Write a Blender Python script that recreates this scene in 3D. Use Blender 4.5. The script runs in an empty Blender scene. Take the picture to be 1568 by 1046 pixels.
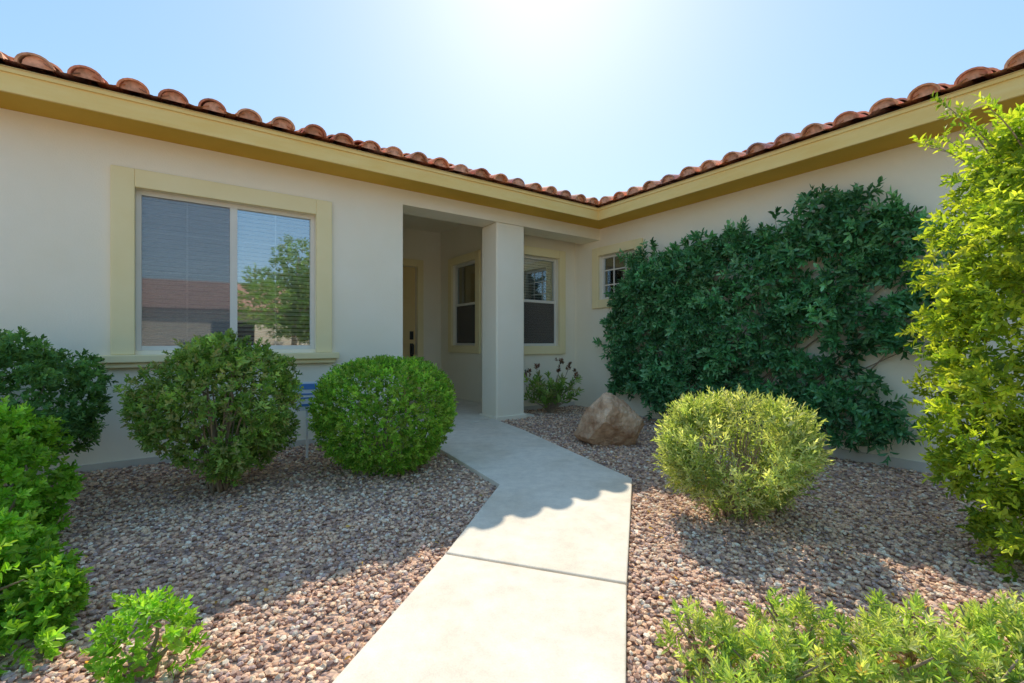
import bpy, bmesh, math, random
import numpy as np
from mathutils import Vector, Matrix, noise
rng = np.random.default_rng(7); random.seed(7)
SC = bpy.context.scene
ANG = math.radians(35.3); CA, SA = math.cos(ANG), math.sin(ANG)
def W(u, v): return (CA*u - SA*v, SA*u + CA*v)
def UV(x, y): return (CA*x + SA*y, -SA*x + CA*y)
VW = 5.80; UR = 6.05; ZS = 3.23   # left wall plane, right wall plane, soffit height

# ---------------------------------------------------------------- materials
def mat(name):
    m = bpy.data.materials.new(name); m.use_nodes = True
    nt = m.node_tree; b = nt.nodes['Principled BSDF']
    return m, nt, b
def N(nt, t, **kw):
    n = nt.nodes.new(t)
    for k, v in kw.items():
        if k in n.inputs: n.inputs[k].default_value = v
        else: setattr(n, k, v)
    return n
def simple(name, c1, c2, scale=3, rough=.8, bump=.0, bscale=60, detail=6, spec=.3, stretch=None, bdist=.01):
    m, nt, b = mat(name); L = nt.links.new
    tc = N(nt, 'ShaderNodeTexCoord'); src = tc.outputs['Object']
    if stretch:
        mp = N(nt, 'ShaderNodeMapping'); mp.inputs['Scale'].default_value = stretch
        L(src, mp.inputs['Vector']); src = mp.outputs['Vector']
    n1 = N(nt, 'ShaderNodeTexNoise', Scale=scale, Detail=detail, Roughness=.6); L(src, n1.inputs['Vector'])
    rp = N(nt, 'ShaderNodeValToRGB'); rp.color_ramp.elements[0].position = .3; rp.color_ramp.elements[1].position = .7
    rp.color_ramp.elements[0].color = (*c1, 1); rp.color_ramp.elements[1].color = (*c2, 1)
    L(n1.outputs['Fac'], rp.inputs['Fac']); L(rp.outputs['Color'], b.inputs['Base Color'])
    b.inputs['Roughness'].default_value = rough; b.inputs['Specular IOR Level'].default_value = spec
    if bump:
        n2 = N(nt, 'ShaderNodeTexNoise', Scale=bscale, Detail=5, Roughness=.6); L(tc.outputs['Object'], n2.inputs['Vector'])
        bp = N(nt, 'ShaderNodeBump', Strength=bump, Distance=bdist); L(n2.outputs['Fac'], bp.inputs['Height'])
        L(bp.outputs['Normal'], b.inputs['Normal'])
    return m
def attr_mat(name, rough=.8, spec=.3, bump=0, bscale=80, vary=.25):
    m, nt, b = mat(name); L = nt.links.new
    a = N(nt, 'ShaderNodeAttribute', attribute_name='Col')
    tc = N(nt, 'ShaderNodeTexCoord')
    n1 = N(nt, 'ShaderNodeTexNoise', Scale=bscale, Detail=4); L(tc.outputs['Object'], n1.inputs['Vector'])
    mr = N(nt, 'ShaderNodeMapRange'); mr.inputs['To Min'].default_value = 1-vary; mr.inputs['To Max'].default_value = 1+vary
    mr.inputs['From Min'].default_value = .3; mr.inputs['From Max'].default_value = .7
    L(n1.outputs['Fac'], mr.inputs['Value'])
    vm = N(nt, 'ShaderNodeVectorMath', operation='SCALE'); L(a.outputs['Color'], vm.inputs[0]); L(mr.outputs['Result'], vm.inputs['Scale'])
    L(vm.outputs['Vector'], b.inputs['Base Color'])
    b.inputs['Roughness'].default_value = rough; b.inputs['Specular IOR Level'].default_value = spec
    if bump:
        bp = N(nt, 'ShaderNodeBump', Strength=bump, Distance=.01); L(n1.outputs['Fac'], bp.inputs['Height'])
        L(bp.outputs['Normal'], b.inputs['Normal'])
    return m
def leaf_mat(name, rough=.42, trans=.4, spec=.35):
    m, nt, b = mat(name); L = nt.links.new
    a = N(nt, 'ShaderNodeAttribute', attribute_name='Col')
    L(a.outputs['Color'], b.inputs['Base Color'])
    b.inputs['Roughness'].default_value = rough; b.inputs['Specular IOR Level'].default_value = spec
    vm = N(nt, 'ShaderNodeVectorMath', operation='MULTIPLY'); vm.inputs[1].default_value = (1.6, 1.5, .5)
    L(a.outputs['Color'], vm.inputs[0])
    t = N(nt, 'ShaderNodeBsdfTranslucent'); L(vm.outputs['Vector'], t.inputs['Color'])
    mx = N(nt, 'ShaderNodeMixShader'); mx.inputs[0].default_value = trans
    L(b.outputs[0], mx.inputs[1]); L(t.outputs[0], mx.inputs[2])
    L(mx.outputs[0], nt.nodes['Material Output'].inputs['Surface'])
    return m
M_STUCCO = simple('stucco', (.92,.82,.62), (.95,.865,.69), scale=1.2, rough=.92, bump=.4, bscale=70, spec=.15, bdist=.006)
M_TRIM = simple('trim_paint', (.90,.74,.39), (.94,.80,.47), scale=2, rough=.85, bump=.25, bscale=90, spec=.2, bdist=.004)
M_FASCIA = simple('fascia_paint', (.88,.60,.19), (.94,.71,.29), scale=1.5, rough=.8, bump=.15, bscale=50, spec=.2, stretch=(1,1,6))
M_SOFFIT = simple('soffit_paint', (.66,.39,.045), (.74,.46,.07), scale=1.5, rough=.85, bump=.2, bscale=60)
M_CONC = simple('concrete', (.60,.55,.46), (.70,.65,.56), scale=2.2, rough=.9, bump=.25, bscale=150, detail=10, spec=.2, bdist=.003)
M_DARK = simple('joint_dark', (.04,.035,.03), (.07,.06,.05), rough=1)
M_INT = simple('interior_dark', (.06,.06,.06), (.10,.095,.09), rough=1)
M_FRAME = simple('vinyl_frame', (.74,.69,.58), (.80,.75,.65), rough=.5)
M_BLIND = simple('blind_slat', (.82,.80,.74), (.88,.87,.81), rough=.5)
M_DOOR = simple('door_paint', (.76,.56,.24), (.82,.62,.30), rough=.55, scale=2, stretch=(1,1,.3))
M_BLACK = simple('black_metal', (.02,.02,.02), (.03,.03,.03), rough=.35, spec=.5)
M_TILE = attr_mat('clay_tile', rough=.85, bump=.3, bscale=25, vary=.3)
M_PEB = attr_mat('pebble', rough=.85, bump=.25, bscale=120, vary=.22)
M_LEAF = leaf_mat('leaf', rough=.5, spec=.25); M_LEAFG = leaf_mat('leaf_glossy', rough=.38, trans=.25, spec=.45)
M_LEAFT = leaf_mat('leaf_thin', rough=.5, trans=.5, spec=.25)
M_BARK = simple('bark', (.26,.18,.12), (.44,.34,.23), scale=20, rough=.95, bump=.5, bscale=80)
def glass_mat(name, base, tint):
    m, nt, b = mat(name); L = nt.links.new; nt.nodes.remove(b)
    g = N(nt, 'ShaderNodeBsdfGlossy', Roughness=.015); g.inputs['Color'].default_value = (.9,.97,1,1)
    t = N(nt, 'ShaderNodeBsdfTransparent'); t.inputs['Color'].default_value = (*tint, 1)
    f = N(nt, 'ShaderNodeFresnel', IOR=1.5)
    ad = N(nt, 'ShaderNodeMath', operation='ADD'); ad.use_clamp = True; ad.inputs[1].default_value = base
    L(f.outputs[0], ad.inputs[0])
    tc = N(nt, 'ShaderNodeTexCoord'); nz = N(nt, 'ShaderNodeTexNoise', Scale=1.2, Detail=1); L(tc.outputs['Object'], nz.inputs['Vector'])
    bp = N(nt, 'ShaderNodeBump', Strength=.05, Distance=.02); L(nz.outputs['Fac'], bp.inputs['Height']); L(bp.outputs['Normal'], g.inputs['Normal'])
    mx = N(nt, 'ShaderNodeMixShader'); L(ad.outputs[0], mx.inputs[0]); L(t.outputs[0], mx.inputs[1]); L(g.outputs[0], mx.inputs[2])
    L(mx.outputs[0], nt.nodes['Material Output'].inputs['Surface'])
    return m
M_GLASS = glass_mat('window_glass', .22, (.92,.94,.94))
def screen_mat(name, fac, c):
    m, nt, b = mat(name); L = nt.links.new
    b.inputs['Base Color'].default_value = (*c, 1); b.inputs['Roughness'].default_value = .8
    t = N(nt, 'ShaderNodeBsdfTransparent'); mx = N(nt, 'ShaderNodeMixShader'); mx.inputs[0].default_value = fac
    L(t.outputs[0], mx.inputs[1]); L(b.outputs[0], mx.inputs[2]); L(mx.outputs[0], nt.nodes['Material Output'].inputs['Surface'])
    return m
M_SCREEN = screen_mat('insect_screen', .6, (.15,.13,.11)); M_SCREENL = screen_mat('fine_screen', .28, (.32,.31,.30))

# ---------------------------------------------------------------- mesh helpers
def link(o, parent=None):
    SC.collection.objects.link(o)
    if parent: o.parent = parent
    return o
def empty(name, loc=(0,0,0), rz=0):
    e = bpy.data.objects.new(name, None); e.location = loc; e.rotation_euler[2] = rz; e.empty_display_size = .2
    return link(e)
def fast(name, V, F, mats, parent=None, col=None, smooth=False, midx=None):
    V = np.ascontiguousarray(V, dtype=np.float32); F = np.ascontiguousarray(F, dtype=np.int32)
    me = bpy.data.meshes.new(name); k = F.shape[1]
    me.vertices.add(len(V)); me.vertices.foreach_set('co', V.ravel())
    me.loops.add(F.size); me.loops.foreach_set('vertex_index', F.ravel())
    me.polygons.add(len(F)); me.polygons.foreach_set('loop_start', np.arange(0, F.size, k, dtype=np.int32))
    me.polygons.foreach_set('loop_total', np.full(len(F), k, dtype=np.int32))
    me.polygons.foreach_set('use_smooth', np.full(len(F), smooth, dtype=bool))
    me.update(calc_edges=True)
    if col is not None:
        c = np.ones((len(V), 4), dtype=np.float32); c[:, :3] = col
        a = me.color_attributes.new('Col', 'FLOAT_COLOR', 'POINT'); a.data.foreach_set('color', c.ravel())
    for m in (mats if isinstance(mats, list) else [mats]): me.materials.append(m)
    return link(bpy.data.objects.new(name, me), parent)
BF = np.array([[0,3,2,1],[4,5,6,7],[0,1,5,4],[1,2,6,5],[2,3,7,6],[3,0,4,7]])
def boxes(name, bl, m, parent=None, bevel=0):
    V = []; F = []
    for (x0,x1,y0,y1,z0,z1) in bl:
        x0,x1 = min(x0,x1),max(x0,x1); y0,y1 = min(y0,y1),max(y0,y1)
        b = len(V); V += [(x0,y0,z0),(x1,y0,z0),(x1,y1,z0),(x0,y1,z0),(x0,y0,z1),(x1,y0,z1),(x1,y1,z1),(x0,y1,z1)]
        F += [[i+b for i in f] for f in BF.tolist()]
    o = fast(name, np.array(V), np.array(F), m, parent)
    if bevel:
        md = o.modifiers.new('b', 'BEVEL'); md.width = bevel; md.segments = 2; md.limit_method = 'ANGLE'
    return o
def pyd(name, V, F, m, parent=None):
    me = bpy.data.meshes.new(name); me.from_pydata(V, [], F); me.update(); me.materials.append(m)
    return link(bpy.data.objects.new(name, me), parent)

# ---------------------------------------------------------------- house
house = empty('stucco_house', rz=ANG)
def wall_cells(kind, a0, a1, t0, t1, z0, z1, ops):
    A = sorted({a0, a1, *[o[0] for o in ops], *[o[1] for o in ops]})
    out = []
    for i in range(len(A)-1):
        p, q = A[i], A[i+1]; mid = (p+q)/2
        op = [o for o in ops if o[0] < mid < o[1]]
        segs = [(z0, z1)]
        if op: segs = [(z0, op[0][2]), (op[0][3], z1)]
        for s in segs:
            if s[1]-s[0] > 1e-4:
                out.append((p, q, t0, t1, *s) if kind == 'u' else (t0, t1, p, q, *s))
    return out
WL = (-.438, 1.227, 1.11, 2.71)
WF = (4.74, 5.62, 1.12, 2.74)
WS = (7.60, 8.58, 1.12, 2.80)
WR = (4.98, 5.80, 1.95, 2.74)
DR = (3.00, 3.975, .02, 2.80)
ZT = 3.62
cells = []
cells += wall_cells('u', -7, 2.32, VW, VW+.2, -.15, ZT, [WL])
cells += wall_cells('u', 2.32, 4.75, 9.16, 9.36, -.15, ZT, [DR])
cells += wall_cells('v', VW+.2, 9.16, 2.12, 2.32, -.15, ZT, [])
cells += wall_cells('v', 6.45, 9.16, 4.55, 4.75, -.15, ZT, [WS])
cells += wall_cells('u', 4.75, UR, 6.45, 6.65, -.15, ZT, [WF])
cells += wall_cells('v', -7, 6.65, UR, UR+.2, -.3, ZT, [WR])
cells.append((2.32, UR, VW, VW+.42, 3.03, ZT-.01))
cells.append((-7, -6.8, VW+.2, 13.5, -.15, ZT))
boxes('walls', cells, M_STUCCO, house)
boxes('entry_pillar', [(3.82, 4.35, VW+.003, VW+.44, -.1, 3.03)], M_STUCCO, house, .02)
boxes('pillar_base', [(3.795, 4.375, VW-.022, VW+.465, -.1, .05)], M_STUCCO, house, .008)
boxes('porch_ceiling', [(2.3, UR, VW+.42, 9.17, 3.6, 3.615)], M_STUCCO, house)
boxes('foundation_lip', [(-7, 2.3, VW-.018, VW-.001, -.1, .045), (UR-.02, UR-.001, -7, 6.43, -.25, -.02),
      (4.77, UR-.02, 6.432, 6.449, -.1, .05)], M_CONC, house)
UF = 5.58; VF = 5.38
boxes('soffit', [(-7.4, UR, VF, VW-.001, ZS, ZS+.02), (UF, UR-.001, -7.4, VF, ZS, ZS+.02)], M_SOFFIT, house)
boxes('fascia', [(-7.4, UF-.025, VF-.025, VF-.001, ZS-.012, 3.417), (UF-.025, UF-.001, -7.4, VF-.001, ZS-.012, 3.417)], M_FASCIA, house, .004)
boxes('drip_strip', [(-7.4, UF-.04, VF-.04, VF-.0255, 3.375, 3.42), (UF-.04, UF-.0255, -7.4, VF-.0255, 3.375, 3.42)], M_FASCIA, house)
def window(name, kind, c, op, trim=.16, style='hung', screen=False, sill=True, blinds=True, muntin=None, proud=.05, mw=.007):
    a0, a1, z0, z1 = op
    def B(p, q, d0, d1, s, t): return (p, q, c+d0, c+d1, s, t) if kind == 'u' else (c+d0, c+d1, p, q, s, t)
    g = empty(name); g.parent = house
    T = trim
    zl = z0-(.04 if sill else T)
    boxes('surround', [B(a0-T, a0, -proud, -.001, zl, z1+T), B(a1, a1+T, -proud, -.001, zl, z1+T), B(a0, a1, -proud, -.001, z1, z1+T)]
          + ([] if sill else [B(a0, a1, -proud, -.001, zl, z0)]), M_TRIM, g, .008)
    if sill:
        boxes('sill', [B(a0-T-.09, a1+T+.07, -proud-.06, -.001, z0-.115, zl-.001), B(a0-T-.05, a1+T+.04, -proud-.02, -.001, z0-.165, z0-.116)], M_TRIM, g, .01)
    w = .045
    fr = [B(a0, a0+w, .05, .11, z0, z1), B(a1-w, a1, .05, .11, z0, z1), B(a0+w, a1-w, .05, .11, z0, z0+w), B(a0+w, a1-w, .05, .11, z1-w, z1)]
    am = (a0+a1)/2; zm = (z0+z1)/2
    if style == 'slider': fr.append(B(am-.035, am+.035, .045, .105, z0+w, z1-w))
    if style == 'hung': fr.append(B(a0+w, a1-w, .045, .105, zm-.025, zm+.025))
    boxes('frame', fr, M_FRAME, g, .004)
    if muntin:
        nx, nz, nodrop = muntin; ml = []
        for i in range(1, nx):
            p = a0 + (a1-a0)*i/nx
            if style == 'slider' and abs(p-am) < .05: continue
            ml.append(B(p-mw, p+mw, .070 if mw > .01 else .088, .078 if mw > .01 else .094, z0+w, z1-w))
        for i in range(1, nz):
            p = z0 + (z1-z0)*i/nz; ml.append(B(a0+w, a1-w, .0705 if mw > .01 else .0885, .0775 if mw > .01 else .0935, p-mw, p+mw))
        boxes('muntins', ml, M_FRAME, g)
    boxes('glass', [B(a0+.02, a1-.02, .080, .084, z0+.02, z1-.02)], M_GLASS, g)
    if screen: boxes('screen', [B(a0+w, a1-w, .062, .0625, z0+w, zm-.02)], M_SCREEN, g)
    if style == 'slider': boxes('screen', [B(a0+w, am-.035, .062, .0625, z0+w, z1-w)], M_SCREENL, g)
    k = .1
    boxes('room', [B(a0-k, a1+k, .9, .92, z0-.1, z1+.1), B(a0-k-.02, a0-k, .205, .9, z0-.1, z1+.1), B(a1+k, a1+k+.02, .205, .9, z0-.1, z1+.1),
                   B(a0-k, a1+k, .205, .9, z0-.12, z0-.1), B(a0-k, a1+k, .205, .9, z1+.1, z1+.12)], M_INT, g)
    if blinds:
        V = []; F = []; z = z0+.03; dep = .047; tilt = math.radians(-42)
        while z < z1-.03:
            dy, dz = math.cos(tilt)*dep/2, math.sin(tilt)*dep/2; b = len(V); j = random.uniform(-.003, .003)
            P = [(a0+.01, .16-dy, z-dz+j), (a1-.01, .16-dy, z-dz-j), (a1-.01, .16+dy, z+dz-j), (a0+.01, .16+dy, z+dz+j)]
            V += [((p[0], c+p[1], p[2]) if kind == 'u' else (c+p[1], p[0], p[2])) for p in P]; F.append((b, b+1, b+2, b+3)); z += .048
        pyd('blinds', V, F, M_BLIND, g)
window('bedroom_window', 'u', VW, WL, trim=.18, style='slider', muntin=(4, 4, 0))
window('entry_window', 'u', 6.45, WF, trim=.15, style='hung', screen=True, sill=False)
window('porch_window', 'v', 4.55, WS, trim=.15, style='hung', screen=True, sill=False)
window('small_window', 'v', UR, WR, trim=.15, style='none', sill=False, muntin=(3, 3, 0), mw=.011)
dg = empty('front_door'); dg.parent = house
a0, a1, z0, z1 = DR
boxes('door_slab', [(a0, a1, 9.24, 9.29, z0, z1)], M_DOOR, dg)
pn = []
for (p, q) in ((a0+.12, a0+.44), (a0+.53, a1-.12)):
    for (s, t) in ((.2, .95), (1.1, 2.0), (2.12, 2.62)):
        pn += [(p, q, 9.225, 9.239, s, t)]
boxes('door_panels', pn, M_DOOR, dg, .012)
boxes('door_surround', [(a0-.14, a0, 9.11, 9.159, .02, z1+.15), (a1, a1+.14, 9.11, 9.159, .02, z1+.15), (a0, a1, 9.11, 9.159, z1, z1+.15)], M_TRIM, dg, .008)
boxes('door_handle', [(a1-.13, a1-.05, 9.2, 9.239, 1.24, 1.42), (a1-.125, a1-.055, 9.2, 9.239, .88, 1.16), (a1-.11, a1-.07, 9.12, 9.155, .92, 1.14),
      (a1-.11, a1-.07, 9.155, 9.2, .92, .95), (a1-.11, a1-.07, 9.155, 9.2, 1.11, 1.14)], M_BLACK, dg, .008)

# roof
TAN = .30; CR = 1/math.sqrt(1+TAN*TAN); SR = TAN*CR
EU, EV, EZ = 5.50, 5.30, 3.42
def tile_base():
    K = 11; V = []; F = []
    for (s, rs) in ((0, 1.0), (.47, .86)):
        for rr in (1.0, .84):
            for i in range(K):
                th = math.pi*i/(K-1); V.append((-math.cos(th)*.118*rs*rr, s, math.sin(th)*.098*rs*rr))
    for i in range(K-1):
        F.append((i, i+1, 2*K+i+1, 2*K+i)); F.append((K+i, 3*K+i, 3*K+i+1, K+i+1)); F.append((i, K+i, K+i+1, i+1))
    return np.array(V), np.array(F)
TV, TF = tile_base()
K = 7
PV = np.array([(-.11+.22*i/(K-1), s, -.035*math.sin(math.pi*i/(K-1))+.03) for s in (0, .47) for i in range(K)])
PF = np.array([(i, i+1, K+i+1, K+i) for i in range(K-1)])
CVc = np.array([(-math.cos(math.pi*i/8)*.100, .035, math.sin(math.pi*i/8)*.083) for i in range(9)] + [(.0, .035, 0.0)])
CFc = np.array([(i, 9, 9, i+1) for i in range(8)])
def roof_side(side):
    Vs = []; Fs = []; Cs = []; off = 0; sp = .305; nc = 13
    ecorner, lo = (EU, -7.35) if side == 'L' else (EV, -7.35)
    pal = np.array([(.78,.29,.14), (.84,.37,.19), (.68,.25,.14), (.76,.38,.23), (.58,.31,.25), (.88,.45,.26)])
    c = ecorner - .12
    cols = []
    while c > lo: cols.append(c); c -= sp
    c = ecorner - .12 + sp
    while c < ecorner+4.4: cols.append(c); c += sp
    for a in cols:
        s_min = max(0, a-ecorner)/CR
        for r in range(nc):
            s0 = r*.37
            if s0 < s_min-.2: continue
            for (V, F, da) in ((TV, TF, 0), (PV, PF, sp/2)) + (((CVc, CFc, 0),) if r == 0 else ()):
                A = V[:, 0]+a+da+rng.normal(0, .008); S = V[:, 1]+s0+rng.normal(0, .012)
                H = V[:, 2]+.035*(1-V[:, 1]/.47)+rng.normal(0, .005)
                outv = S*CR - H*SR; z = EZ + S*SR + H*CR
                P = np.stack([A, EV+outv, z], 1) if side == 'L' else np.stack([EU+outv, A, z], 1)
                Vs.append(P); Fs.append(F+off); off += len(V)
                cc = pal[rng.integers(len(pal))]*rng.uniform(.8, 1.1)
                if V is CVc: cc = np.array((.76,.40,.26))*rng.uniform(.85, 1.1)
                Cs.append(np.tile(cc, (len(V), 1)))
    fast('roof_tiles', np.concatenate(Vs), np.concatenate(Fs), M_TILE, house, np.concatenate(Cs), smooth=False)
roof_side('L'); roof_side('R')
RZ = EZ-.01; RL = 4.6; rz = RZ+RL*TAN
M_ROOFP = simple('roof_sheet', (.30,.14,.09), (.4,.2,.13), rough=.9)
pyd('roof_deck', [(-7.4,EV+.03,RZ),(EU+.03,EV+.03,RZ),(EU+RL,EV+RL,rz),(-7.4,EV+RL,rz),
                  (EU+.03,-7.4,RZ),(EU+RL,-7.4,rz),
                  (-7.4,EV+2*RL,RZ),(EU+2*RL,EV+2*RL,RZ),(EU+2*RL,-7.4,RZ)],
    [(0,1,2,3),(1,4,5,2),(3,2,7,6),(2,5,8,7)], M_ROOFP, house)

# ---------------------------------------------------------------- ground
def gz(u, v):
    u = np.asarray(u, float); v = np.asarray(v, float)
    a = np.clip((u-3.4)/1.6, 0, 1)*np.clip((5.2-v)/2.6, 0, 1)*np.clip((v+6)/4, 0, 1)*np.clip((9-u)/2, 0, 1)
    bumps = .012*np.sin(u*2.3+1)*np.sin(v*1.9) * (np.hypot(u-2, v-2) < 12)
    return -.028 - .10*a + bumps*.8
gx = np.concatenate([[-400,-150,-60,-25,-13], np.linspace(-9, 11, 81), [15,28,60,150,400]])
GU, GV = np.meshgrid(gx, gx, indexing='ij'); n = len(gx)
GZ = gz(GU, GV); GX = CA*GU-SA*GV; GY = SA*GU+CA*GV
idx = np.arange(n*n).reshape(n, n)
GF = np.stack([idx[:-1,:-1], idx[1:,:-1], idx[1:,1:], idx[:-1,1:]], -1).reshape(-1, 4)
def ground_mat():
    m, nt, b = mat('gravel_ground'); L = nt.links.new
    tc = N(nt, 'ShaderNodeTexCoord')
    v = N(nt, 'ShaderNodeTexVoronoi', Scale=42); L(tc.outputs['Object'], v.inputs['Vector'])
    s = N(nt, 'ShaderNodeSeparateColor'); L(v.outputs['Color'], s.inputs[0])
    r = N(nt, 'ShaderNodeValToRGB'); L(s.outputs[0], r.inputs['Fac'])
    e = r.color_ramp.elements; e[0].color = (.32,.18,.12,1); e[1].color = (.76,.51,.33,1)
    for p, c in ((.3, (.55,.34,.22,1)), (.55, (.66,.45,.30,1)), (.8, (.45,.30,.24,1))): x = e.new(p); x.color = c
    L(r.outputs['Color'], b.inputs['Base Color']); b.inputs['Roughness'].default_value = .9
    bp = N(nt, 'ShaderNodeBump', Strength=1, Distance=.02); bp.invert = True; L(v.outputs['Distance'], bp.inputs['Height']); L(bp.outputs['Normal'], b.inputs['Normal'])
    return m
fast('ground', np.stack([GX, GY, GZ], -1).reshape(-1, 3), GF, ground_mat(), smooth=True)

def slab(name, poly, top, thick, m, parent, bevel=.008):
    bm = bmesh.new(); vs = [bm.verts.new((*p, top)) for p in poly]; f = bm.faces.new(vs)
    bm.normal_update()
    if f.normal.z < 0: bmesh.ops.reverse_faces(bm, faces=[f])
    r = bmesh.ops.extrude_face_region(bm, geom=[f])
    for g in r['geom']:
        if isinstance(g, bmesh.types.BMVert): g.co.z -= thick
    bmesh.ops.recalc_face_normals(bm, faces=bm.faces)
    me = bpy.data.meshes.new(name); bm.to_mesh(me); bm.free(); me.materials.append(m)
    o = link(bpy.data.objects.new(name, me), parent)
    md = o.modifiers.new('b', 'BEVEL'); md.width = bevel; md.segments = 2; md.limit_method = 'ANGLE'
    return o
def conc_mat():
    m, nt, b = mat('walkway_concrete'); L = nt.links.new
    tc = N(nt, 'ShaderNodeTexCoord')
    n1 = N(nt, 'ShaderNodeTexNoise', Scale=1.7, Detail=8, Roughness=.65, Distortion=.6); L(tc.outputs['Object'], n1.inputs['Vector'])
    n2 = N(nt, 'ShaderNodeTexNoise', Scale=160, Detail=3); L(tc.outputs['Object'], n2.inputs['Vector'])
    n3 = N(nt, 'ShaderNodeTexNoise', Scale=9, Detail=8, Roughness=.7); L(tc.outputs['Object'], n3.inputs['Vector'])
    r = N(nt, 'ShaderNodeValToRGB'); L(n1.outputs['Fac'], r.inputs['Fac'])
    e = r.color_ramp.elements; e[0].position = .3; e[1].position = .7; e[0].color = (.72,.62,.47,1); e[1].color = (.86,.775,.63,1)
    x = e.new(.5); x.color = (.80,.71,.565,1)
    mr = N(nt, 'ShaderNodeMapRange'); mr.inputs['From Min'].default_value = .35; mr.inputs['From Max'].default_value = .65; mr.inputs['To Min'].default_value = .89; mr.inputs['To Max'].default_value = 1.05
    L(n3.outputs['Fac'], mr.inputs['Value'])
    mr2 = N(nt, 'ShaderNodeMapRange'); mr2.inputs['From Min'].default_value = .3; mr2.inputs['From Max'].default_value = .7; mr2.inputs['To Min'].default_value = .93; mr2.inputs['To Max'].default_value = 1.05
    L(n2.outputs['Fac'], mr2.inputs['Value'])
    mm = N(nt, 'ShaderNodeMath', operation='MULTIPLY'); L(mr.outputs[0], mm.inputs[0]); L(mr2.outputs[0], mm.inputs[1])
    vm = N(nt, 'ShaderNodeVectorMath', operation='SCALE'); L(r.outputs['Color'], vm.inputs[0]); L(mm.outputs[0], vm.inputs['Scale'])
    L(vm.outputs['Vector'], b.inputs['Base Color']); b.inputs['Roughness'].default_value = .85; b.inputs['Specular IOR Level'].default_value = .25
    bp = N(nt, 'ShaderNodeBump', Strength=.25, Distance=.003); L(n2.outputs['Fac'], bp.inputs['Height']); L(bp.outputs['Normal'], b.inputs['Normal'])
    return m
M_WALK = conc_mat()
wk = empty('concrete_walkway')
P1 = [(-1.84,-3.0), (-.85,-3.3), (.559,2.220), (-.3745,2.541)]
P2 = [(-.3705,2.558), (.564,2.237), (1.041,3.943), (.141,6.147), W(3.80,5.79), W(2.34,5.79), (-.70,4.86), (-.103,3.783)]
P3 = [W(2.325,5.802), W(4.545,5.802), W(4.545,9.155), W(2.325,9.155)]
slab('slab_near', P1, .016, .12, M_WALK, wk); slab('slab_mid', P2, .016, .12, M_WALK, wk); slab('porch_floor', P3, .02, .12, M_WALK, wk)
slab('joint_filler', [(-.37,2.535), (.555,2.215), (.56,2.24), (-.365,2.56)], -.004, .05, M_DARK, wk, .001)

def inpoly(x, y, poly):
    r = np.zeros(len(x), bool); j = len(poly)-1
    for i in range(len(poly)):
        xi, yi = poly[i]; xj, yj = poly[j]
        c = ((yi > y) != (yj > y)) & (x < (xj-xi)*(y-yi)/(yj-yi+1e-12)+xi); r ^= c; j = i
    return r
bm = bmesh.new(); bmesh.ops.create_icosphere(bm, subdivisions=1, radius=1)
IV = np.array([v.co[:] for v in bm.verts]); IFc = np.array([[v.index for v in f.verts] for f in bm.faces]); bm.free()
def pebbles(n, y0, y1, s0, s1):
    x = rng.uniform(-1, 1, n*3); y = rng.uniform(y0, y1, n*3)
    x = x*(1.25*y1+.8)
    k = np.abs(x) < 1.22*y+.8; x, y = x[k], y[k]
    u, v = UV(x, y)
    k = ((u < UR-.01) & (v < VW-.02)) | ((u < UR-.01) & (u > 4.36) & (v < 6.43) & (v > VW-.1))
    k &= ~(inpoly(x, y, P1) | inpoly(x, y, P2))
    x, y, u, v = x[k][:n], y[k][:n], u[k][:n], v[k][:n]
    m = len(x); z = gz(u, v)
    s = rng.uniform(s0, s1, (m, 1))*np.stack([rng.uniform(.8, 1.35, m), rng.uniform(.7, 1.1, m), rng.uniform(.45, .8, m)], 1)
    L = IV[None]*(1+rng.uniform(-.22, .22, (m, 12, 1)))*s[:, None]
    th = rng.uniform(0, 6.28, m); tl = rng.normal(0, .35, m)
    c, q = np.cos(tl), np.sin(tl); Y2 = L[..., 1]*c[:, None]-L[..., 2]*q[:, None]; Z2 = L[..., 1]*q[:, None]+L[..., 2]*c[:, None]
    c, q = np.cos(th), np.sin(th); X3 = L[..., 0]*c[:, None]-Y2*q[:, None]; Y3 = L[..., 0]*q[:, None]+Y2*c[:, None]
    zz = z + rng.uniform(.0, .015, m)
    V = np.stack([X3+x[:, None], Y3+y[:, None], Z2+zz[:, None]], -1).reshape(-1, 3)
    F = (IFc[None]+(np.arange(m)*12)[:, None, None]).reshape(-1, 3)
    pal = np.array([(.84,.53,.33), (.66,.42,.30), (.90,.67,.45), (.44,.25,.17), (.93,.79,.60), (.56,.40,.34), (.88,.56,.38), (.76,.50,.34), (.91,.61,.38), (.38,.25,.20)])
    C = pal[rng.integers(len(pal), size=m)]*rng.uniform(.70, 1.06, (m, 1))
    return V, F, np.repeat(C, 12, 0)
parts = [pebbles(38000, .5, 3.6, .009, .017), pebbles(36000, 3.6, 9.0, .011, .020)]
V = np.concatenate([p[0] for p in parts]); F = np.concatenate([parts[0][1], parts[1][1]+len(parts[0][0])]); C = np.concatenate([p[2] for p in parts])
fast('gravel', V, F, M_PEB, None, C, smooth=False)

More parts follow.
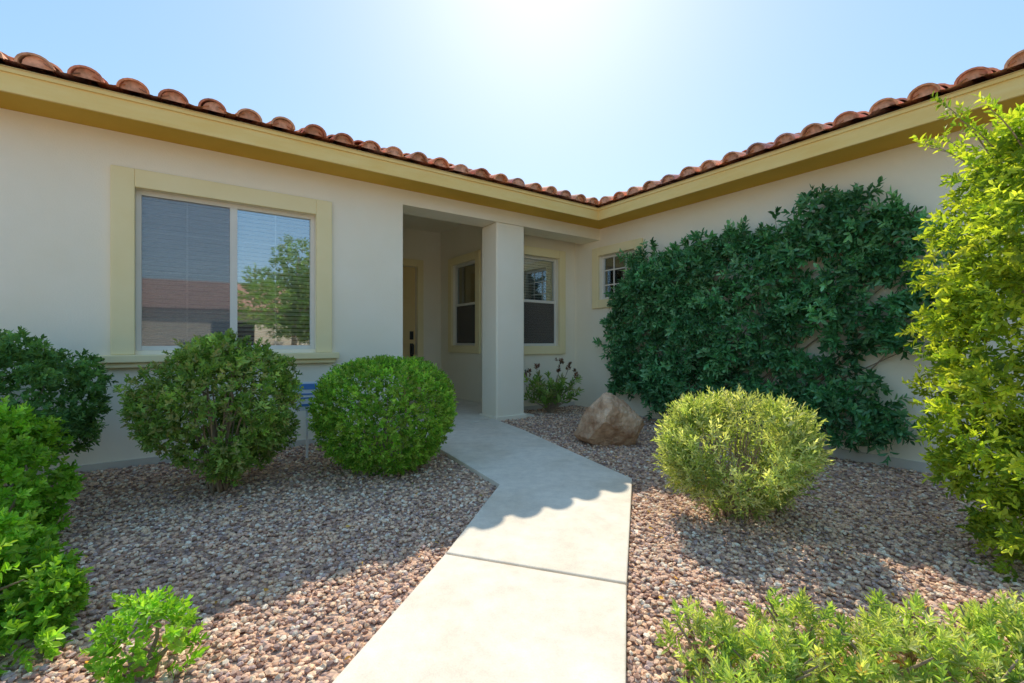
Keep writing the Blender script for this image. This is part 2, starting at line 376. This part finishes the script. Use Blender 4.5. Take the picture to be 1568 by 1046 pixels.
# ---------------------------------------------------------------- plants
def nrm(a): return a/np.maximum(np.linalg.norm(a, axis=-1, keepdims=True), 1e-9)
def snoise(P, f, seed):
    r = np.random.default_rng(seed); o = 0
    for i in range(5):
        k = nrm(r.normal(size=3))*f*r.uniform(.7, 1.5); o = o+np.sin(P@k+r.uniform(0, 6.28))
    return o/3
def leaves(P, D, L, n, ll, lw, spread, pal, cmul=None):
    S = len(P); D = nrm(D)
    ref = np.where(np.abs(D[:, 2:3]) > .9, np.array([[1., 0, 0]]), np.array([[0, 0, 1.]]))
    A = nrm(np.cross(D, ref)); B = np.cross(D, A)
    VV = []; CC = []
    pal = np.array(pal); sc = pal[rng.integers(len(pal), size=S)]*rng.uniform(.75, 1.25, (S, 1))
    if cmul is not None: sc = sc*cmul
    ph0 = rng.uniform(0, 6.28, S)
    for k in range(n):
        t = (k+.6)/n; ph = ph0+k*2.4+rng.normal(0, .25, S); th = spread*(1.15-.75*t)+rng.normal(0, .22, S)
        rad = A*np.cos(ph)[:, None]+B*np.sin(ph)[:, None]
        ld = nrm(D*np.cos(th)[:, None]+rad*np.sin(th)[:, None])
        side = nrm(np.cross(ld, D)+rng.normal(0, .25, (S, 3))); up = np.cross(side, ld)
        base = P+D*(L*t)
        l = (ll*rng.uniform(.7, 1.15, S)*(1.1-.35*t))[:, None]; w = l*(lw/ll)
        f = w*.22; dr = l*rng.uniform(-.05, .3, S)[:, None]
        q = [base, base+ld*l*.33+side*w*.5+up*f, base+ld*l*.72+side*w*.4+up*f*.6-up*dr*.4, base+ld*l-up*dr,
             base+ld*l*.72-side*w*.4+up*f*.6-up*dr*.4, base+ld*l*.33-side*w*.5+up*f]
        VV.append(np.stack(q, 1)); CC.append(sc*rng.uniform(.8, 1.2, (S, 1)))
    V = np.concatenate(VV).reshape(-1, 3); C = np.repeat(np.concatenate(CC), 6, 0); m = len(V)//6
    F = (np.array([[0,1,2,3],[0,3,4,5]])[None]+(np.arange(m)*6)[:, None, None]).reshape(-1, 4)
    return V, F, C
def tubes(name, paths, m, parent):
    V = []; F = []; K = 6
    for pts, rad in paths:
        b = len(V)
        for i, p in enumerate(pts):
            d = Vector(pts[min(i+1, len(pts)-1)])-Vector(pts[max(i-1, 0)]); d.normalize()
            a = d.cross(Vector((.3, .9, .1))).normalized(); c = d.cross(a)
            for k in range(K):
                t = 6.2832*k/K; V.append(tuple(Vector(p)+(a*math.cos(t)+c*math.sin(t))*rad[i]))
        for i in range(len(pts)-1):
            for k in range(K):
                F.append((b+i*K+k, b+i*K+(k+1)%K, b+(i+1)*K+(k+1)%K, b+(i+1)*K+k))
    return fast(name, np.array(V), np.array(F), m, parent, smooth=True)
def branch_set(base, C, R, n, r0=.014, spread=.8, wide=.035):
    ps = []
    for i in range(n):
        d = nrm(rng.normal(size=3)); d[2] = abs(d[2])*.9+.1
        e = np.array(C)+np.array(R)*d*spread*rng.uniform(.6, 1); b = np.array(base)+np.array([rng.normal(0, wide), rng.normal(0, wide), -.05])
        m1 = b*.6+e*.4+np.array([e[0]-b[0], e[1]-b[1], 0])*.05+rng.normal(0, .02, 3); m1[2] = max(m1[2], b[2]+.08)
        ps.append(([tuple(b), tuple(b*.8+m1*.2+rng.normal(0, .01, 3)), tuple(m1), tuple((m1+e)/2+rng.normal(0, .02, 3)), tuple(e)], [r0, r0*.9, r0*.7, r0*.5, r0*.2]))
    return ps
def bush(name, C, R, ns, nl, ll, lw, L, pal, m, p=2.0, zmin=-.75, lump=.10, seed=1, spread=1.0, up=.35, taper=0, fuzz=.3, nb=12, fl=(3.2, 8), gaps=0, r0=.014, clumps=0, rc=.14, wide=.035, cv=.2):
    g = empty(name, (C[0], C[1], 0)); C = np.array(C, float); R = np.array(R)
    cm = None
    if clumps:
        cd_ = nrm(rng.normal(size=(clumps*2, 3))); cd_ = cd_[cd_[:, 2] > zmin][:clumps]; nc = len(cd_)
        qc = cd_/((np.abs(cd_)**p).sum(1, keepdims=True)**(1/p))
        rr_ = rc*rng.uniform(.6, 1.25, nc)
        cc = qc*(R-rc*.8)*(1+lump*snoise(cd_, fl[0], seed))[:, None]*rng.uniform(.82, 1.04, (nc, 1))
        ci = rng.integers(nc, size=ns); d = nrm(rng.normal(size=(ns, 3))+cd_[ci]*.9)
        P = cc[ci]+d*rr_[ci][:, None]*rng.uniform(.55, 1.0, (ns, 1))
        cm = rng.uniform(1-cv, 1+cv, (nc, 1))[ci]
    else:
        d = nrm(rng.normal(size=(int(ns*2.2), 3))); d = d[d[:, 2] > zmin]
        if gaps: d = d[(snoise(d, 9, seed+20)+snoise(d, 15, seed+21)*.7 > -gaps) | (rng.uniform(0, 1, len(d)) < .25)]
        d = d[:ns]
        q = d/((np.abs(d)**p).sum(1, keepdims=True)**(1/p))
        r = 1+lump*snoise(d, fl[0], seed)+lump*.6*snoise(d, fl[1], seed+9)
        f = 1-fuzz*rng.uniform(0, 1, len(d))**1.6
        P = q*R*r[:, None]*f[:, None]
        cm = (1+.16*snoise(d, 14, seed+5))[:, None]
    if taper: P[:, :2] *= (1-taper*np.clip(-P[:, 2:3]/R[2], 0, 1))
    P += C; P[:, 2] = np.maximum(P[:, 2], .0+rng.uniform(0, .04, len(P)))
    D = d*.7+np.array([0, 0, up])+rng.normal(0, .38, d.shape)
    V, F, Cc = leaves(P, D, L, nl, ll, lw, spread, pal, cm)
    V[:, :2] -= C[:2]
    fast('leaves', V, F, m, g, Cc)
    ps = branch_set((0, 0, 0), (0, 0, C[2]), R, nb, r0=r0, wide=wide)
    tubes('branches', ps, M_BARK, g)
    return g
G_DARK = [(.11,.25,.07), (.15,.32,.10), (.09,.20,.06), (.20,.37,.13)]
G_MID = [(.21,.36,.07), (.27,.43,.09), (.15,.28,.06), (.33,.47,.14), (.33,.36,.14)]
G_BALL = [(.20,.42,.05), (.28,.52,.06), (.14,.32,.035), (.38,.58,.10), (.26,.38,.07)]
G_BRIGHT = [(.22,.47,.04), (.29,.57,.055), (.17,.37,.035), (.38,.62,.09)]
G_YEL = [(.52,.58,.29), (.44,.52,.24), (.68,.71,.42), (.32,.41,.15), (.24,.33,.09)]
G_LIME = [(.50,.60,.07), (.40,.53,.06), (.60,.68,.10), (.26,.38,.04), (.17,.28,.04)]
G_VINE = [(.08,.27,.10), (.12,.35,.14), (.06,.19,.07), (.21,.45,.21)]
bush('shrub', (-2.38,3.74,.64), (.57,.58,.58), 3300, 7, .045, .022, .06, G_MID, M_LEAF, p=2.4, zmin=-.86, seed=3, taper=.30, nb=30, lump=.05, r0=.011, clumps=120, rc=.14, wide=.05)
bush('round_shrub', (-1.22,4.42,.50), (.61,.60,.51), 4300, 7, .037, .020, .06, G_BALL, M_LEAF, p=2.7, zmin=-.9, lump=.034, seed=5, taper=.2, fuzz=.18, fl=(4, 10))
bush('shrub', (-3.93,3.32,.70), (.70,.64,.55), 2500, 7, .05, .024, .06, G_DARK, M_LEAF, p=2.4, seed=8, lump=.06, clumps=90, rc=.15)
bush('shrub', (-3.11,2.62,.38), (.43,.44,.45), 1700, 8, .042, .024, .05, G_BRIGHT, M_LEAF, seed=11, lump=.10, clumps=55, rc=.12)  # brighter leaf colours stand in for sunlight that the eave shadow keeps off
bush('shrub', (-2.21,1.80,.08), (.38,.37,.37), 1300, 8, .042, .024, .05, G_BRIGHT, M_LEAF, seed=13, lump=.12, clumps=42, rc=.10, zmin=-.5)
bush('shrub', (-1.33,1.66,.05), (.12,.12,.18), 110, 9, .034, .020, .06, G_BRIGHT, M_LEAF, seed=17, lump=.25, zmin=-.3, nb=8)
bush('golden_shrub', (1.56,3.20,.40), (.51,.48,.44), 2500, 8, .044, .013, .10, G_YEL, M_LEAFT, p=2.0, seed=22, taper=.30, nb=40, spread=.8, lump=.10, up=.6, zmin=-.85, fl=(4, 11), clumps=58, rc=.125, r0=.010, wide=.06, cv=.25)
# tall lime shrub at right
g = empty('tall_shrub', (3.04,2.40,0))
nc = 200; t = rng.uniform(0, 1, nc); th = rng.uniform(0, 6.283, nc); zc = .0+t*2.32
rad = .51*(1-.32*np.clip((.40-t)/.40, 0, 1)**1.5)*(1-.45*np.clip((t-.84)/.16, 0, 1)**2)*rng.uniform(.70, 1.06, nc)
cc = np.stack([rad*np.cos(th), rad*np.sin(th), zc], 1); rc_ = rng.uniform(.09, .19, nc)
n = 5600; ci = rng.integers(nc, size=n); d = nrm(rng.normal(size=(n, 3))+.7*np.stack([np.cos(th), np.sin(th), th*0], 1)[ci])
P = cc[ci]+d*rc_[ci][:, None]*rng.uniform(.5, 1, (n, 1)); cm = rng.uniform(.75, 1.2, (nc, 1))[ci]
P[:, 2] = np.maximum(P[:, 2], -.07)
D = d+rng.normal(0, .35, (n, 3))+np.array([0, 0, -.1])
nw = 22; wp = []; Pw = []; Dw = []
for i in range(nw):
    a = rng.uniform(0, 6.28); zb = 2.2 if i < 12 else rng.uniform(.7, 2.1)
    b0 = np.array([.40*math.cos(a), .40*math.sin(a), zb]); dd = nrm(np.array([math.cos(a)*.6, math.sin(a)*.6, rng.uniform(.8, 1.4) if i < 12 else rng.uniform(-.2, .5)]))
    ln = rng.uniform(.3, .6) if i < 12 else rng.uniform(.18, .28); pts = [b0+dd*ln*s-np.array([0, 0, .25])*ln*s*s for s in (0, .33, .66, 1)]
    wp.append(([tuple(p) for p in pts], [.005, .004, .003, .002]))
    for s in np.linspace(.1, 1, 6): Pw.append(b0+dd*ln*s-np.array([0, 0, .25])*ln*s*s); Dw.append(dd+rng.normal(0, .3, 3))
P = np.concatenate([P, np.array(Pw)]); D = np.concatenate([D, np.array(Dw)]); cm = np.concatenate([cm, np.ones((len(Pw), 1))])
V, F, C = leaves(P, D, .08, 8, .050, .022, 1.05, G_LIME, cm)
fast('leaves', V, F, M_LEAFT, g, C)
bp = []
for i in range(14):
    x, y = rng.normal(0, .06, 2); a = rng.uniform(0, 6.28); q = rng.uniform(.1, .35)
    bp.append(([(x, y, -.15), (x*1.5, y*1.5, .6), (x+q*math.cos(a)*.6, y+q*math.sin(a)*.6, 1.4), (x+q*math.cos(a), y+q*math.sin(a), 2.2)], [.02, .016, .011, .005]))
tubes('branches', bp+wp, M_BARK, g)
# climbing vine on the right wall
g = empty('climbing_vine', (0,0,0), ANG)
poly = [(5.35,1.1),(5.15,1.7),(4.92,2.30),(4.3,2.42),(3.54,2.54),(2.95,2.45),(2.3,2.58),(2.0,2.66),(1.55,2.56),(1.2,2.3),(1.15,1.5),(1.25,1.15),(1.75,1.2),(2.0,1.0),(1.95,.75),(1.6,.52),(1.38,.28),(1.6,.16),(2.0,.20),(2.6,.24),(3.5,.36),(4.6,.38),(5.25,.42)]
nc = 1000; ca = rng.uniform(1.0, 5.5, nc); cz = rng.uniform(.1, 2.8, nc)
k = inpoly(ca+rng.normal(0, .08, nc), cz+rng.normal(0, .08, nc), poly)
for (ha, hz, hr) in ((2.25,2.08,.22),(1.72,1.75,.18),(2.30,1.25,.24),(1.95,.80,.15),(2.8,.80,.13),(1.5,.85,.2),(3.3,2.1,.10),(2.85,1.55,.10),(1.45,2.2,.1)):
    k &= ~(np.hypot((ca-ha), (cz-hz)) < hr)
ca, cz = ca[k], cz[k]; keep = []
for i in range(len(ca)):
    if all((ca[i]-ca[j])**2+(cz[i]-cz[j])**2 > .0130 for j in keep): keep.append(i)
ca, cz = ca[keep], cz[keep]; nc = len(ca)
rc_ = rng.uniform(.07, .18, nc); cdep = rng.uniform(.02, .30, nc)*np.clip((5.4-ca)*1.5+.2, .3, 1)*np.clip((ca-.9)/2, .35, 1)
n = 3900; ci = rng.integers(nc, size=n)
d = nrm(rng.normal(size=(n, 3))+np.array([-.8, 0, .15])); d[:, 0] = -np.abs(d[:, 0])
P = np.stack([UR-.03-cdep, ca, cz], 1)[ci]+d*rc_[ci][:, None]*rng.uniform(.5, 1.05, (n, 1))
D = d*.9+np.array([0, 0, -.3])+rng.normal(0, .35, (n, 3)); cm = rng.uniform(.65, 1.3, (nc, 1))[ci]
Pf = []; Df = []; fp = []
for i in range(120):
    if i < 70: b0 = np.array([UR-.14, rng.uniform(1.3, 5.0), 2.32+rng.normal(0, .08)]); dd = nrm(np.array([-.25, rng.normal(0, .7), rng.uniform(.4, 1.1)])); ln = rng.uniform(.12, .42)
    elif i < 98: b0 = np.array([UR-.14, rng.uniform(1.4, 4.8), .42]); dd = nrm(np.array([-.3, rng.normal(0, .6), -.6])); ln = rng.uniform(.1, .36)
    else: b0 = np.array([UR-.12, 5.1, rng.uniform(.5, 2.0)]); dd = nrm(np.array([-.3, .7, rng.normal(0, .5)])); ln = rng.uniform(.1, .3)
    fp.append(([tuple(b0), tuple(b0+dd*ln*.5), tuple(b0+dd*ln-np.array([0, 0, .06]))], [.004, .003, .002]))
    for s in np.linspace(.1, 1, 5): Pf.append(b0+dd*ln*s-np.array([0, 0, .06])*s*s); Df.append(dd+rng.normal(0, .4, 3))
P = np.concatenate([P, np.array(Pf)]); D = np.concatenate([D, np.array(Df)]); cm = np.concatenate([cm, np.ones((len(Pf), 1))])
V, F, C = leaves(P, D, .11, 7, .098, .044, 1.0, G_VINE, cm)
V[:, 0] = np.minimum(V[:, 0], UR-.004)
fast('leaves', V, F, M_LEAFG, g, C)
bp = []
for i in range(46):
    b = np.array([UR-.10, rng.uniform(2.8, 4.4), -.1]); j = rng.integers(nc); e = np.array([UR-.05, ca[j], cz[j]])
    m1 = (b*.5+e*.5)+np.array([.02, rng.normal(0, .15), rng.normal(0, .1)]); m1[0] = UR-.06
    bp.append(([tuple(b), tuple(m1), tuple(e)], [.014, .009, .004]))
tubes('stems', bp+fp, M_BARK, g)
def low_plants():
    g = empty('low_groundcover_plant', (1.3,1.65,0))
    Ps = []; Ds = []
    cl = [(.72,1.72,.13,.17),(.90,1.58,.17,.16),(1.10,1.75,.14,.20),(1.10,1.50,.18,.13),(1.32,1.62,.17,.18),(1.50,1.72,.16,.20),(1.55,1.50,.18,.16),(1.75,1.66,.17,.19),(1.95,1.7,.18,.18),(1.85,1.5,.18,.15),(2.15,1.75,.18,.17),(.75,1.45,.15,.12)]
    for (x, y, r, h) in cl:
        m = 50; d = nrm(rng.normal(size=(m, 3))); d[:, 2] = np.abs(d[:, 2])
        rr = rng.uniform(.5, 1, (m, 1)); Ps.append(np.array([x-1.3, y-1.65, 0])+d*np.array([r, r, h])*rr); Ds.append(d*.7+np.array([0, 0, .7])+rng.normal(0, .25, d.shape))
    V, F, C = leaves(np.concatenate(Ps), np.concatenate(Ds), .06, 16, .042, .012, .95, [(.36,.50,.14), (.46,.58,.19), (.26,.40,.12), (.54,.62,.26), (.46,.52,.26)])
    fast('leaves', V, F, M_LEAFT, g, C)
    Pr = np.stack([rng.uniform(-.35, .1, 9), rng.uniform(-.2, -.05, 9), rng.uniform(.05, .13, 9)], 1)
    V, F, C = leaves(Pr, np.tile([0, 0, 1.], (9, 1))+rng.normal(0, .4, (9, 3)), .03, 7, .026, .010, .9, [(.55,.25,.10), (.55,.38,.15)])
    fast('dry_tips', V, F, M_LEAFT, g, C)
    ps = []
    for (x, y, r, h) in cl:
        for i in range(5):
            a = rng.uniform(0, 6.28); ps.append(([(x-1.3, y-1.65, -.04), (x-1.3+r*.4*math.cos(a), y-1.65+r*.4*math.sin(a), h*.4), (x-1.3+r*.8*math.cos(a), y-1.65+r*.8*math.sin(a), h*.85)], [.006, .005, .003]))
    tubes('stems', ps, M_BARK, g)
low_plants()
g = empty('flowering_plant', (.66,7.72,0))
Ps = []; Ds = []; ps = []; Hp = []
for i in range(60):
    a = rng.uniform(0, 6.28); r = rng.uniform(.12, .46); h = rng.uniform(.12, .55)
    e = np.array([r*math.cos(a), r*math.sin(a)*.7, h]); ps.append(([(0, 0, -.05), tuple(e*np.array([.4, .4, .55])), tuple(e)], [.008, .006, .003]))
    Ps.append(e); Ds.append(e+np.array([0, 0, .2])); Ps.append(e*.7); Ds.append(e+np.array([0, 0, .4]))
for (x, z) in ((-.40,.60), (-.24,.70), (.10,.64), (.16,.78), (.30,.74), (.42,.58)):
    e = np.array([x, rng.uniform(-.1, .1), z]); ps.append(([(0, 0, -.05), tuple(e*np.array([.5, .5, .5])), tuple(e)], [.008, .006, .004]))
    for j in range(6): Hp.append(e+rng.normal(0, .028, 3)+np.array([0, 0, .015*j]))
V, F, C = leaves(np.array(Ps), np.array(Ds), .10, 8, .12, .034, .9, G_MID)
fast('leaves', V, F, M_LEAF, g, C)
V, F, C = leaves(np.array(Hp), np.tile([0, 0, 1.], (len(Hp), 1))+rng.normal(0, .3, (len(Hp), 3)), .05, 8, .05, .026, .8, [(.20,.09,.06), (.24,.13,.08), (.14,.08,.05)])
fast('flower_heads', V, F, M_LEAF, g, C)
tubes('stems', ps, M_BARK, g)

# boulder
bm = bmesh.new(); bmesh.ops.create_icosphere(bm, subdivisions=5, radius=1)
rr = np.random.default_rng(31); pl = [(nrm(rr.normal(size=3)*np.array([1, 1, .8])), rr.uniform(.56, .82)) for _ in range(18)]
for v in bm.verts:
    p = np.array(v.co[:])
    for nn, h in pl:
        d = p@nn-h
        if d > 0: p = p-nn*d*.98
    q = Vector(p); dsp = noise.fractal(q*2.2, 1, 2, 4)*.06+noise.fractal(q*8, 1, 2, 4)*.035
    q = q*(1+dsp); v.co = (q.x*.53, q.y*.40, q.z*.40)
bmesh.ops.recalc_face_normals(bm, faces=bm.faces)
me = bpy.data.meshes.new('boulder'); bm.to_mesh(me); bm.free()
m = simple('boulder_stone', (.36,.17,.08), (.92,.63,.40), scale=5, rough=.9, bump=.9, bscale=22, detail=10, bdist=.03); me.materials.append(m)
o = link(bpy.data.objects.new('boulder', me)); o.location = (1.17,5.6,.19); o.rotation_euler = (0, 0, .35)

# yard sign
g = empty('yard_sign', (-2.14,4.75,0), math.radians(20))
M_W = simple('sign_white', (.86,.87,.88), (.9,.91,.92), rough=.4); M_B = simple('sign_blue', (.10,.26,.60), (.12,.3,.66), rough=.4)
boxes('stake', [(-.012,.012,0,.012,-.1,.50)], M_W, g)
boxes('board', [(-.115,.115,-.008,-.001,.48,.78)], M_W, g, .003)
boxes('board_print', [(-.095,.095,-.0105,-.0082,.70,.76), (-.08,.08,-.0105,-.0082,.645,.660), (-.08,.06,-.0105,-.0082,.605,.618), (-.06,.06,-.0105,-.0082,.525,.550)], M_B, g)

n = 260; x = rng.uniform(-3, 3.2, n); y = rng.uniform(1.4, 5.5, n); u, v = UV(x, y); k = (u < 5.8) & (v < 5.6) & ~inpoly(x, y, P1) & ~inpoly(x, y, P2); x, y, u, v = x[k], y[k], u[k], v[k]
P = np.stack([x, y, gz(u, v)+.03], 1); D = rng.normal(0, 1, P.shape)*np.array([1, 1, .2])
V, F, C = leaves(P, D, .005, 1, .035, .018, .3, [(.6,.38,.10), (.4,.24,.10), (.3,.35,.10), (.65,.48,.18)])
fast('fallen_leaves', V, F, M_LEAFT, None, C)

# ---------------------------------------------------------------- surroundings behind the camera (seen in the window reflections)
st = empty('street', (0,0,0), ANG)
boxes('asphalt', [(-60,60,-13.5,-9.0,-.2,-.012)], simple('asphalt', (.045,.045,.047), (.065,.065,.065), scale=8, rough=.95), st)
boxes('kerb', [(-60,60,-9.0,-8.85,-.2,.1), (-60,60,-13.65,-13.5,-.2,.1)], M_CONC, st, .02)
dw = empty('bounce_driveway', (0,0,0), ANG)  # unseen pale slab, added to bounce sunlight onto the shaded walls
boxes('slab', [(-5.5,5.2,-8.84,-3.2,-.2,-.004)], M_WALK, dw, .01)
nb = empty('neighbour_house', (0,0,0), ANG)
boxes('walls', [(-9,14,-26,-18,-.1,3.0)], simple('neighbour_stucco', (.7,.6,.46), (.76,.66,.52)), nb)
pyd('roof', [(-9.6,-17.4,2.95),(14.6,-17.4,2.95),(11,-22,4.9),(-6,-22,4.9),(-9.6,-26.6,2.95),(14.6,-26.6,2.95)], [(0,1,2,3),(4,3,2,5),(0,3,4),(1,5,2)], simple('neighbour_roof', (.46,.22,.15), (.6,.34,.24), scale=12), nb)
boxes('windows', [(-5,-3,-17.99,-17.95,1,2.3), (1,3,-17.99,-17.95,1,2.3)], M_BLACK, nb)
boxes('garage_door', [(5.5,10.5,-17.99,-17.94,0,2.4)], M_FRAME, nb)
def tree(u, v, h, r, seed):
    x, y = W(u, v); g = empty('shade_tree', (x, y, 0)); r_ = np.random.default_rng(seed)
    cl = [(r_.normal(0, r*.42), r_.normal(0, r*.42), h-r*.8+r_.normal(0, r*.35), r*r_.uniform(.28, .5)) for _ in range(16)]
    Ps = []; Ds = []; ps = [([(0,0,-.1),(.05,.02,h*.25),(0,.05,h*.5)], [.14,.11,.08])]
    for c in cl:
        d = nrm(r_.normal(size=(150, 3))); Ps.append(np.array(c[:3])+d*c[3]*r_.uniform(.5, 1, (150, 1))); Ds.append(d)
        ps.append(([(0,.05,h*.4), (c[0]*.5, c[1]*.5, h*.4*.5+c[2]*.5), c[:3]], [.06,.04,.015]))
    V, F, C = leaves(np.concatenate(Ps), np.concatenate(Ds), .18, 5, .14, .07, 1.0, G_MID); fast('leaves', V, F, M_LEAF, g, C)
    tubes('trunk', ps, M_BARK, g)
tree(3.6, -9.6, 5.0, 2.0, 3); tree(-3.5, -15, 6.2, 1.9, 4); tree(9.5, -16, 6.5, 2.0, 6); tree(5.6, -14.5, 4.2, 1.7, 9)

# ---------------------------------------------------------------- light, sky, camera
el = math.radians(44); az = math.radians(3.8)
S = Vector((math.sin(az)*math.cos(el), math.cos(az)*math.cos(el), math.sin(el)))
ld = bpy.data.lights.new('sun', 'SUN'); ld.energy = 5.0; ld.angle = math.radians(.5); ld.color = (1, .91, .77)
lo = link(bpy.data.objects.new('sun', ld)); lo.rotation_euler = S.to_track_quat('Z', 'Y').to_euler(); lo.location = (0, 0, 20)
w = bpy.data.worlds.new('World'); SC.world = w; w.use_nodes = True; nt = w.node_tree
sky = nt.nodes.new('ShaderNodeTexSky'); sky.sky_type = 'NISHITA'; sky.sun_disc = False
sky.sun_elevation = el; sky.sun_rotation = az; sky.air_density = 1.0; sky.dust_density = .6; sky.ozone_density = 1.5; sky.altitude = 200
# sky colours regraded: lifts the dim part for more fill light, tames the aureole
gm = nt.nodes.new('ShaderNodeGamma'); gm.inputs[1].default_value = .34
sc_ = nt.nodes.new('ShaderNodeVectorMath'); sc_.operation = 'MULTIPLY'; sc_.inputs[1].default_value = (3.85, 4.02, 4.22)
hs = nt.nodes.new('ShaderNodeHueSaturation'); hs.inputs['Saturation'].default_value = 1.85
nt.links.new(sky.outputs[0], gm.inputs[0]); nt.links.new(gm.outputs[0], sc_.inputs[0]); nt.links.new(sc_.outputs['Vector'], hs.inputs['Color'])
nt.links.new(hs.outputs[0], nt.nodes['Background'].inputs[0]); nt.nodes['Background'].inputs[1].default_value = .15
cd = bpy.data.cameras.new('camera'); cd.lens = 16; cd.sensor_width = 36; cd.clip_end = 2000; cd.clip_start = .05
co = link(bpy.data.objects.new('camera', cd)); co.location = (0, 0, 1.2); co.rotation_euler = (math.radians(90), 0, 0)
SC.camera = co
SC.view_settings.view_transform = 'Standard'; SC.view_settings.look = 'None'; SC.view_settings.exposure = 0
